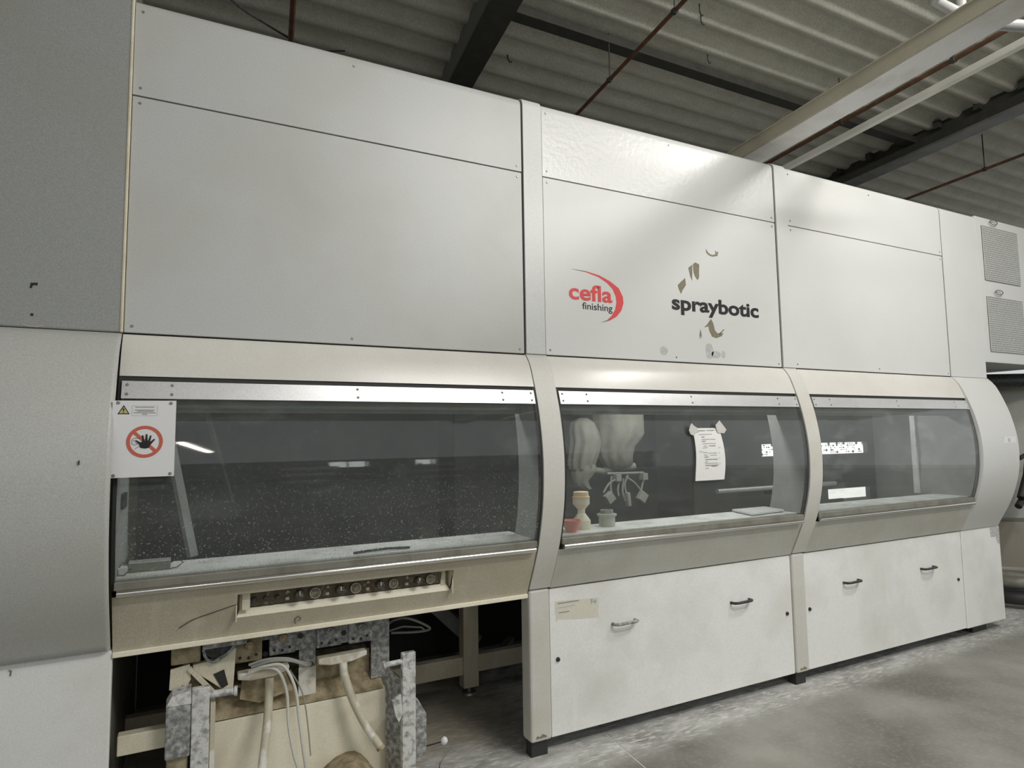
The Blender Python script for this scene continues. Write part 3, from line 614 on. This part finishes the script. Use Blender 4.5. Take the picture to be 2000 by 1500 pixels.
obj('print', mm, INK, t_, kind='stuff'); obj('faint_print', ml, INKL, t_, kind='stuff')
obj('tape', MB().prism([(2.0, 1.628), (2.01, 1.655), (2.022, 1.668), (2.04, 1.652), (2.066, 1.640), (2.06, 1.620), (2.035, 1.598), (2.01, 1.606)], py(1.63)-.007, py(1.63)-.005), TAPE, t_)
obj('tape', MB().prism([(2.200, 1.655), (2.232, 1.684), (2.284, 1.630), (2.265, 1.609), (2.215, 1.612)], py(1.63)-.008, py(1.63)-.006), TAPE, t_)
# things on the second ledge
LZ = 1.098
t_ = thing('red_cup', (1.325, .01, LZ), 'small red plastic cup on the ledge at the left of the middle window', 'cup')
obj('bowl', MB().lathe(1.325, .015, [(.025, LZ), (.034, LZ+.012), (.050, LZ+.045), (.053, LZ+.062), (.048, LZ+.062), (.040, LZ+.03), (.02, LZ+.015)], 22), REDCUP, t_, smooth=40)
t_ = thing('hourglass_bottle', (1.435, .085, LZ), 'hourglass-shaped cream plastic bottle beside the red cup', 'bottle')
obj('body', MB().lathe(1.435, .085, [(.046, LZ), (.050, LZ+.01), (.050, LZ+.045), (.021, LZ+.085), (.021, LZ+.105), (.047, LZ+.135), (.047, LZ+.165), (.040, LZ+.170)], 24), CREAMPL, t_, smooth=35)
obj('cap', MB().lathe(1.435, .085, [(.048, LZ+.164), (.048, LZ+.176), (.042, LZ+.178), (.042, LZ+.20), (.038, LZ+.202)], 24), PEACH, t_, smooth=35, label='peach cap')
t_ = thing('glass_jar', (1.615, .11, LZ), 'small grey glass jar right of the hourglass bottle', 'jar')
obj('body', MB().lathe(1.615, .10, [(.044, LZ), (.046, LZ+.005), (.046, LZ+.052), (.056, LZ+.058), (.056, LZ+.068), (.046, LZ+.07)], 22), JAR, t_, smooth=35)
obj('cap', MB().lathe(1.615, .10, [(.036, LZ+.068), (.036, LZ+.09), (.030, LZ+.09), (.03, LZ+.072)], 10), INNERL, t_)
t_ = thing('white_tray', (2.82, .1, LZ), 'flat white board lying across the ledge at the right of the middle window', 'board')
obj('plate', MB().add([(2.60, -.045, LZ+.006), (2.93, .0, LZ+.006), (3.03-.06, .19, LZ+.006), (2.67, .19, LZ+.006), (2.60, -.045, LZ+.018), (2.93, .0, LZ+.018), (2.97, .19, LZ+.018), (2.67, .19, LZ+.018)],
    [(0,3,2,1),(4,5,6,7),(0,1,5,4),(1,2,6,5),(2,3,7,6),(3,0,4,7)]), SIGNW, t_, bevel=.002)
obj('pad', MB().box(2.68, 2.92, .0, .17, LZ, LZ+.006), TRACK, t_)
# robot in the middle booth
RY = .62
def rb(x, z): return (-.507+(x+.507)*.951, 1.6+(z-1.6)*.951)
rbt = thing('spray_robot', (2.05, RY, 1.1), 'cloth-wrapped spray robot hanging behind the middle window', 'robot')
def cloth(name, sec, mat=CLOTH, depth=.85, folds=9, amp=.05):
    rings = []; am = lambda i: amp*(.25+1.9*(i/(len(sec)-1))**1.5)
    for i, (xa, xb, z) in enumerate(sec):
        (a, zz), (b_, _) = rb(xa, z), rb(xb, z); cx_, rx_ = (a+b_)/2, (b_-a)/2
        rings.append([(cx_+rx_*math.cos(q)*(1+am(i)*math.sin(folds*q+.7*math.sin(2*q)+i*.12)), RY+rx_*depth*math.sin(q)*(1+am(i)*math.sin(folds*q+.7*math.sin(2*q)+i*.12)), zz) for q in [2*math.pi*k/96 for k in range(96)]])
    mb = MB(); mb.loft(rings); return obj(name, mb, mat, rbt, smooth=70)
cloth('cover_body', [(2.03, 2.42, 1.99), (2.03, 2.42, 1.75), (2.03, 2.42, 1.62), (2.035, 2.39, 1.575), (2.04, 2.34, 1.53), (2.06, 2.32, 1.46), (2.10, 2.32, 1.40), (2.13, 2.26, 1.37)], amp=.045, folds=11)
cloth('cover_sleeve', [(1.90, 1.97, 1.73), (1.84, 2.01, 1.70), (1.83, 2.04, 1.64), (1.84, 2.06, 1.57), (1.83, 2.04, 1.50), (1.82, 2.01, 1.43), (1.83, 1.99, 1.38)], amp=.07)
cloth('cover_bag', [(1.88, 1.98, 1.43), (1.845, 2.02, 1.40), (1.835, 2.00, 1.35), (1.85, 1.955, 1.30), (1.875, 1.965, 1.265), (1.905, 1.985, 1.245), (1.945, 1.985, 1.235)], amp=.05, folds=7)
def rp(x, z, dy=0): a, b_ = rb(x, z); return (a, RY+dy, b_)
obj('arm_tube', MB().tube([rp(2.10, 1.358), rp(2.22, 1.372), rp(2.36, 1.385)], .026, 12), HOSE, rbt, smooth=50)
obj('wrist', MB().tube([rp(2.00, 1.37), rp(2.12, 1.355)], .022, 10), HOSE, rbt, smooth=50)
bx = lambda x, z, w_, h_: MB().box(rb(x, z)[0]-w_/2, rb(x, z)[0]+w_/2, RY-.1, RY-.05, rb(x, z)[1]-h_/2, rb(x, z)[1]+h_/2)
obj('gun_bar', MB().tube([rp(2.08, 1.345, -.06), rp(2.39, 1.34, -.06)], .008, 8), HOSE, rbt)
for x in (2.15, 2.38): obj('clamp_block', bx(x, 1.315, .04, .045), HOSE, rbt, bevel=.003)
for pth in ([(2.15, 1.31), (2.08, 1.28), (2.03, 1.22)], [(2.17, 1.31), (2.15, 1.24), (2.155, 1.19)], [(2.2, 1.31), (2.19, 1.22), (2.21, 1.15)], [(2.22, 1.32), (2.30, 1.27), (2.36, 1.20), (2.38, 1.17)], [(2.38, 1.30), (2.36, 1.25), (2.35, 1.21)], [(2.1, 1.33), (2.09, 1.25), (2.1, 1.20)], [(2.24, 1.33), (2.21, 1.26), (2.235, 1.16)]):
    obj('hose', MB().tube(sm([rp(a, b_, -.08) for a, b_ in pth]), .0065, 7), HOSE, rbt, smooth=50)
for x, z, an in ((2.07, 1.185, .6), (2.35, 1.175, -.6), (2.225, 1.165, .1)):
    a, b_ = rb(x, z); c_, s_ = math.cos(an), math.sin(an); hw, hh = (.03, .032) if abs(an) > .3 else (.012, .045)
    obj('spray_gun', MB().prism([(a+p*c_-q*s_, b_+p*s_+q*c_) for p, q in ((-hw, -hh), (hw, -hh), (hw, hh), (-hw, hh))], RY-.11, RY-.07), HOSE, rbt, bevel=.004)

# ---- end section and filter box
t_ = thing('end_section', (5.17, .5, 0), 'plain bowed end section right of the last window', 'machine')
obj('upper_panel', upper(X3+.008, XR, ZB+.004, ZT), WHITE, t_, smooth=40)
obj('seam', upper(X3-.002, X3+.006, ZB, ZT-.002, .004, depth=.3, th=.04), SEAL, t_)
obj('bow', shell(X3+.002, XR, .826, ZB, .004, .05, k=1.12, n=36), WHITE, t_, smooth=60)
obj('lower_panel', MB().box(X3+.004, XR+.03, .012, .05, .075, .822), DOORP, t_, bevel=.006)
obj('side_wall', MB().box(XR-.03, XR-.01, .05, 1.7, .10, 2.0), INNERL, t_)
obj('inner_roof', MB().box(X3, XR-.03, .05, 1.7, 1.98, 2.0), INNER, t_); obj('inner_floor', MB().box(X3, XR-.03, .05, 1.7, .84, .86), INNERL, t_)
obj('inner_back', MB().box(5.30, XR-.03, 1.0, 1.02, .86, 1.98).box(X3, 5.30, 1.0, 1.02, 1.513, 1.98).box(X3, 5.30, 1.0, 1.02, 1.09, 1.41), INNER, t_)
obj('foot', MB().box(5.1, 5.3, .08, .2, 0, .10), SEAL, t_)
st = thing('small_sticker', (5.31, -.19, 1.52), 'small white sticker on the bulge of the end section', 'sticker')
obj('sheet', MB().box(5.215, 5.40, 1.12*P(1.53)-.0065, 1.12*P(1.53)-.005, 1.503, 1.552), SIGNW, st); obj('print', MB().box(5.28, 5.31, 1.12*P(1.53)-.0075, 1.12*P(1.53)-.0064, 1.51, 1.54), INKL, st)
st = obj('printed_label', MB().prism([(5.318, .815), (5.455, .815), (5.455, .67), (5.42, .69), (5.40, .735), (5.33, .74)], .0108, .0118), HATCH); tag(st, 'worn grey printed label at the top of the end base panel', 'label')
t_ = thing('filter_box', (5.85, .3, 2.17), 'white overhead box with two perforated filter grilles at the far right', 'filter box')
obj('front', MB().box(XR+.004, 6.75, .0, .03, 2.175, 3.435), WHITE, t_, bevel=.004)
obj('body', MB().box(XR+.004, 6.75, .03, 1.2, 2.19, 3.43), WHITE, t_)
for z0, z1 in ((2.886, 3.360), (2.272, 2.742)):
    g_ = obj('grille', MB().box(5.52, 6.085, -.006, 0, z0, z1), pm('grille_back', (.09, .09, .08, 1), .8, dirt=(.25, .24, .2, 1), damt=.8, dscale=9), t_)
    mm = MB(); nx, nz = 30, 25
    for q in range(nx+1): x = 5.52+.565*q/nx; mm.box(x-.002, x+.002, -.011, -.007, z0, z1)
    for q in range(nz+1): z = z0+(z1-z0)*q/nz; mm.box(5.52, 6.085, -.0115, -.0065, z-.002, z+.002)
    obj('mesh', mm, WHITE, g_, kind='stuff')
    obj('pull_ring', MB().tube([(5.70+.06*math.cos(q*.524), -.016, z1+.045+.02*math.sin(q*.524)) for q in range(13)], .004, 6), SCREW, t_, smooth=50)
# ---- gear at the far right
t_ = thing('grey_tank', (7.0, 1.0, 0), 'grey cylindrical tank standing behind the end section', 'tank')
obj('shell', MB().lathe(7.25, 1.0, [(.62, .70), (.66, .74), (.66, 2.0), (.60, 2.06)], 36), TANKM, t_, smooth=40)
obj('skirt', MB().lathe(7.25, 1.0, [(.66, .25), (.66, .70)], 36), BROWNP, t_, smooth=40); obj('base_ring', MB().lathe(7.25, 1.0, [(.68, 0), (.68, .25), (.66, .26)], 36), TANKM, t_, smooth=40)
t_ = obj('exhaust_hose', MB().tube([(6.0, .55, 2.08), (6.4, .5, 2.08), (6.9, .2, 2.08), (7.5, .1, 2.10)], .07, 14), BLACK, smooth=50); tag(t_, 'fat black hose running under the overhead filter box', 'hose')
def coil(c, r, tr, n, ph=0):
    return MB().tube([(c[0]+r*math.cos(ph+q*.35), c[1]+.8*r*math.sin(ph+q*.35), c[2]+.004*q) for q in range(n)], tr, 10)
for c, r, tr, lab in (((6.44, .34, .058), .30, .055, 'fat grey hose loop on the floor right of the machine, lower one'), ((6.48, .38, .18), .28, .055, 'fat grey hose loop right of the machine, upper one')):
    t_ = obj('coiled_hose', coil(c, r, tr, 19), TRACK if c[2] > .1 else SEAL, smooth=50); tag(t_, lab, 'hose')
t_ = obj('valve_lever', MB().tube([(6.38, .25, 1.34), (6.5, .25, 1.37), (6.7, .25, 1.38)], .02, 8).tube([(6.56, .25, 1.36), (6.50, .25, 1.18), (6.36, .25, .98)], .035, 8).tube([(6.62, .27, 1.2), (6.48, .27, 1.0), (6.34, .27, .90)], .03, 8).tube([(6.45, .26, 1.14), (6.6, .26, .98)], .02, 8), SEAL, smooth=50); tag(t_, 'dark bent pipework in front of the grey tank', 'pipework')

# ------------------------------------------------------------------ left tower
def P2(z):
    if z > 2.035: return 0.0
    return P(z)*1.28-.012 if z > .84 else None
t_ = thing('infeed_tower', (-1.6, .5, 0), 'tall plain grey end tower filling the left edge', 'machine')
XL = -3.2
def towersheet(x0, x1, z0, z1, n, add=0):
    zs = [z1+(z0-z1)*i/n for i in range(n+1)]; f_ = lambda z: P(z)*1.35-.012*min(1, max(0, (2.035-z)/.1))-.01-add
    o_ = [(f_(z), z) for z in zs]; i_ = [(y+.02, z) for y, z in o_][::-1]
    r = .015; rings = []
    for x, dy in ((x0, 0), (x1-r, 0), (x1-r*.4, r*.25), (x1, r)):
        rings.append([(x, y+dy if k <= n else y, z) for k, (y, z) in enumerate(o_+i_)])
    rings.append([(x1, y+.02 if k <= n else y, z) for k, (y, z) in enumerate(o_+i_)])
    return MB().loft(rings)
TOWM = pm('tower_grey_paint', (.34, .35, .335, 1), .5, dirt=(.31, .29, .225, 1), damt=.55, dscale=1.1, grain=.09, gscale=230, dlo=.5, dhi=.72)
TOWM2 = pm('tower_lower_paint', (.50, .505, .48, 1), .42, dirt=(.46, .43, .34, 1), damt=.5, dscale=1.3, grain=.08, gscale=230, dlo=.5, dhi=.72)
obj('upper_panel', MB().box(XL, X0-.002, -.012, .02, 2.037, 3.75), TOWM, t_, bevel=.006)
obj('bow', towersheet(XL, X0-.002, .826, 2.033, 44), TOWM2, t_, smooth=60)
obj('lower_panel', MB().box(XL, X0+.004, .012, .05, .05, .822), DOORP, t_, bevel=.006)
obj('edge_trim', MB().box(X0-.010, X0+.001, -.016, .03, 2.037, 3.75), CREAM, t_, bevel=.004)
obj('side', MB().box(X0-.03, X0-.006, .02, 1.8, 0, 3.7), TRACK, t_)
obj('back', MB().box(XL, X0-.03, .6, 1.8, .0, 3.7), TRACK, t_)
obj('mark', MB().prism([(-1.046, 2.185), (-1.043, 2.205), (-1.022, 2.207), (-1.023, 2.197), (-1.036, 2.197), (-1.040, 2.185)], -.0135, -.0118), BLK, t_)
obj('mark', MB().disc_y(-1.035, 2.085, -.0135, -.0118, .005, 10), BLK, t_)
obj('mark', MB().box(-.8415, -.839, -.2475, -.24, 1.53, 1.545), BLK, t_); obj('mark', MB().tube([(-1.055, .010, .80), (-1.048, .010, .797), (-1.05, .010, .78)], .0025, 5), CHIP, t_)
obj('scratch_arc', MB().tube([(-1.06, -.0125, 2.047), (-1.045, -.0125, 2.041), (-1.02, -.0125, 2.040), (-1.0, -.0125, 2.046)], .0014, 5), CREAM, t_)

# ------------------------------------------------------------------ valve manifold under the left booth
Y = .20
vm = thing('valve_manifold', (.0, Y, .5), 'dust-caked steel valve plate hanging under the left booth', 'manifold')
obj('plate', MB().box(-.10, .388, Y, Y+.012, .655, .80).box(.30, .388, Y-.001, Y+.011, .47, .655).box(-.03, .042, Y-.001, Y+.011, .448, .655), DUSTM, vm)
obj('plate_top', MB().box(-.40, -.10, Y, Y+.012, .72, .80), DUSTM, vm)
for x, z in ((.10, .715), (.245, .712), (-.105, .715), (-.245, .705)):
    bl = obj('valve_block', MB().box(x-.055, x+.055, Y-.018, Y, z-.062, z+.075), DUSTM if x > -.15 else MUD, vm, bevel=.003)
    obj('valve_knob', MB().disc_y(x, z+.012, Y-.045, Y-.018, .022, 16, .016).disc_y(x, z+.012, Y-.055, Y-.045, .009, 10), MUD if x < 0 else DUSTM, bl, smooth=50)
    for dx, dz in ((-.035, -.04), (.03, -.035), (.0, -.045)): obj('bolt', MB().disc_y(x+dx, z+dz, Y-.024, Y-.018, .006, 8), SEAL, bl)
for x, z in ((-.025, .715), (.17, .70), (.02, .585), (-.175, .66)): obj('bolt_hole', MB().disc_y(x, z, Y-.004, Y+.001, .012, 12), SEAL, vm)
# T-shaped wing brackets with pipes
for xa, xb, z, lab in ((-.291, -.083, .605, 'left'), (.041, .26, .612, 'right')):
    yy = .12; tb = MB().prism([(xa, z+.012), (xb, z+.016), (xb, z-.004), ((xa+xb)/2+.04, z-.022), ((xa+xb)/2-.05, z-.024), (xa, z-.012)], yy, yy+.05)
    obj('wing_bracket', tb, PIPEW, vm, bevel=.004)
obj('bracket_web', MB().prism([(-.27, .59), (-.10, .60), (-.06, .50), (-.20, .47), (-.28, .50)], .16, .17), MUD, vm); obj('bracket_web', MB().prism([(.045, .60), (.30, .60), (.30, .47), (.05, .45)], .24, .25), MUD, vm)
obj('drain_pipe', MB().tube(sm([(.150, .12, .595), (.155, .11, .54), (.185, .09, .44), (.235, .06, .33), (.30, .03, .225)]), .018, 12), PIPEW, vm, smooth=50)
obj('pipe_end', MB().tube([(.297, .032, .230), (.303, .028, .219)], .020, 12), MUD, vm, smooth=50)
obj('drain_pipe', MB().tube(sm([(-.165, .12, .58), (-.168, .10, .50), (-.18, .05, .40), (-.20, .0, .28), (-.22, -.03, .16), (-.235, -.05, .05)]), .018, 12), PIPEW, vm, smooth=50)
# chute and clutter left
obj('chute', MB().prism([(-.465, .681), (-.384, .690), (-.332, .716), (-.299, .728), (-.308, .558), (-.345, .559), (-.405, .610), (-.459, .653)], .13, .16), CREAM, vm, bevel=.003)
obj('chute_patch', MB().prism([(-.386, .632), (-.345, .645), (-.328, .580), (-.352, .568)], .127, .131), SEAL, vm)
obj('chute_strip', MB().beam((-.478, .12, .676), (-.386, .115, .565), .02, .016), CREAM, vm)
obj('chute_mouth', MB().prism([(-.426, .766), (-.305, .745), (-.318, .722), (-.384, .690), (-.426, .721)], .125, .18), BLACK, vm, bevel=.003)
obj('chute_rim', MB().tube(sm([(-.426, .12, .74), (-.415, .12, .705), (-.384, .115, .686), (-.335, .115, .712), (-.305, .118, .742)]), .006, 8), DUSTM, vm)
obj('header_plate', MB().box(-.43, -.26, .10, .12, .745, .79), DUSTM, vm, bevel=.002)
obj('crusted_block', MB().box(-.545, -.435, .13, .25, .690, .761), MUD, vm, bevel=.006); obj('crusted_block', MB().box(-.50, -.435, .17, .30, .55, .66), MUD, vm, bevel=.012)
obj('torn_flap', MB().prism([(-.545, .680), (-.475, .69), (-.47, .63), (-.485, .60), (-.50, .612), (-.515, .59), (-.548, .60)], .12, .13), CREAM, vm)
obj('crusted_block', MB().box(-.50, -.34, .22, .34, .40, .56), MUD, vm, bevel=.02)
obj('leg_cover', MB().box(-.032, .044, Y-.004, Y-.0005, .446, .575), PIPEW, vm, label='cream caked leg plate')
# hoses
for k, pth in enumerate(([(-.25, .10, .655), (-.18, .08, .672), (-.10, .07, .665), (-.03, .09, .63), (.02, .19, .59)], [(-.24, .10, .645), (-.16, .07, .665), (-.08, .06, .655), (-.02, .10, .615), (.02, .19, .585)],
                         [(-.26, .09, .62), (-.20, .06, .645), (-.14, .04, .63), (-.105, .03, .54), (-.10, .0, .42), (-.08, -.03, .30), (-.05, -.03, .19), (-.045, -.05, .02)],
                         [(-.25, .09, .63), (-.19, .05, .655), (-.12, .03, .65), (-.075, .01, .56), (-.06, -.01, .44), (-.045, -.03, .32), (-.03, -.03, .2), (-.035, -.05, .02)],
                         [(-.08, .12, .60), (-.03, .1, .5), (-.01, .08, .38), (.0, .05, .25)])):
    h = obj('hose', MB().tube(sm(pth, 8), .0065 if k < 4 else .003, 8), CABLE if k in (2, 3) else HOSE, vm, smooth=50)
# cream tank (pump housing) below
tk = thing('cream_trough', (.0, .3, 0), 'cream metal trough behind the hoses under the left booth', 'trough')
m = MB().add([(-.42, .16, .0), (.36, .14, .0), (.365, .16, .425), (-.41, .18, .415), (-.42, .56, 0), (.36, .56, 0), (.365, .56, .425), (-.41, .56, .415)],
        [(0,1,2,3),(1,5,6,2),(5,4,7,6),(4,0,3,7),(0,4,5,1),(3,2,6,7)])
obj('body', m, TROUGH, tk, bevel=.004)
sl = MB().lathe(.17, .03, [(.26, 0), (.24, .05), (.19, .13), (.11, .19), (.03, .205)], 22)
sl.v = [(x*(1+.10*math.sin(9*y+z*30))+.012*math.sin(31*x+17*y), y*(1+.2*math.sin(14*x))-.02*math.sin(40*z), max(0, z*(.78+.22*math.sin(17*x+5)))) for x, y, z in sl.v]
obj('sludge', sl, MUD, tk, smooth=70)
obj('shade_crust', MB().add([(-.40, .17, .42), (.355, .165, .427), (.355, .54, .427), (-.40, .54, .42), (-.39, .24, .50), (.35, .24, .50), (.35, .54, .54), (-.39, .54, .54)],
    [(0,3,2,1),(4,5,6,7),(0,1,5,4),(1,2,6,5),(2,3,7,6),(3,0,4,7)]), MUD, tk, bevel=.01)  # crust brown also paints the shade on the trough's upper part
obj('side_sheet', MB().add([(.345, .10, .02), (.40, .02, .02), (.40, .02, .50), (.345, .12, .55), (.35, .105, .02), (.405, .025, .02), (.405, .025, .50), (.35, .125, .55)],
    [(0,3,2,1),(4,5,6,7),(0,1,5,4),(1,2,6,5),(2,3,7,6),(3,0,4,7)]), DUSTM, tk)
obj('scraper', MB().beam((-.02, -.02, .10), (.10, -.0, .20), .018, .012).beam((.02, -.03, .09), (.12, -.01, .185), .018, .012), DUSTM, tk)
# two upright posts with pegs
t_ = thing('left_clamp_post', (-.43, 0, 0), 'dusty upright steel post with peg and motor box, left one', 'clamp post')
obj('post', MB().box(-.466, -.402, 0, .03, 0, .628), DUSTW, t_, bevel=.004); obj('flange', MB().box(-.398, -.380, .005, .06, 0, .56), PIPEW, t_)
obj('peg', MB().tube([(-.402, .015, .592), (-.302, .005, .592)], .014, 12).tube([(-.312, .006, .592), (-.300, .005, .592)], .019, 12), DUSTW, t_, smooth=50)
obj('motor_box', MB().box(-.556, -.468, .0, .10, .375, .575), DUSTM, t_, bevel=.008)
obj('box_top', MB().add([(-.556, 0, .575), (-.468, 0, .575), (-.468, .1, .575), (-.556, .1, .575), (-.535, .01, .612), (-.468, .01, .622), (-.468, .09, .622), (-.535, .09, .612)], [(0,3,2,1),(4,5,6,7),(0,1,5,4),(1,2,6,5),(2,3,7,6),(3,0,4,7)]), DUSTW, t_)
obj('motor_foot', MB().box(-.55, -.475, .02, .10, 0, .375), MUD, t_, bevel=.01); obj('crossbar', MB().box(-.72, -.55, .07, .12, .40, .475), CREAM, t_, bevel=.004)
t_ = thing('right_clamp_post', (.425, 0, 0), 'dusty upright steel post with peg and ball-ended rod, right one', 'clamp post')
obj('post', MB().box(.392, .456, 0, .03, 0, .625), DUSTW, t_, bevel=.004)
obj('peg', MB().tube([(.392, .012, .588), (.305, .005, .588)], .012, 12).tube([(.315, .006, .588), (.302, .005, .588)], .018, 12), DUSTW, t_, smooth=50)
obj('side_block', MB().prism([(.457, .42), (.475, .40), (.515, .33), (.515, .16), (.49, .14), (.457, .15)], .02, .09), DUSTM, t_, bevel=.006)
obj('bracket', MB().prism([(.345, .43), (.385, .45), (.392, .36), (.375, .33), (.36, .36)], -.004, .010), DUSTW, t_)
obj('rod', MB().tube([(.515, .04, .178), (.55, .02, .188), (.585, .0, .20)], .003, 6), BLACK, t_); 
bm_ = MB().lathe(.592, -.002, [(.002, .184), (.009, .187), (.015, .195), (.0165, .203), (.015, .211), (.009, .218), (.002, .221)], 14); obj('ball_knob', bm_, SIGNW, t_, smooth=80, label='white ball knob')
t_ = obj('loose_cable', MB().tube(sm([(.47, .55, .60), (.5, .5, .64), (.56, .47, .65), (.66, .5, .60), (.72, .55, .55), (.66, .6, .53), (.52, .62, .54)]), .007, 8).tube([(.47, .55, .57), (.55, .5, .60), (.66, .52, .575), (.70, .58, .54)], .005, 8), HOSE, smooth=50)
tag(t_, 'loose grey cable loop hanging behind the right clamp post', 'cable')
t_ = obj('floor_cable', MB().tube(sm([(.60, .05, .004), (.64, .18, .004), (.72, .28, .004), (.82, .36, .004)]), .003, 6), HOSE, smooth=50); tag(t_, 'thin cable curving on the floor right of the ball knob', 'cable')
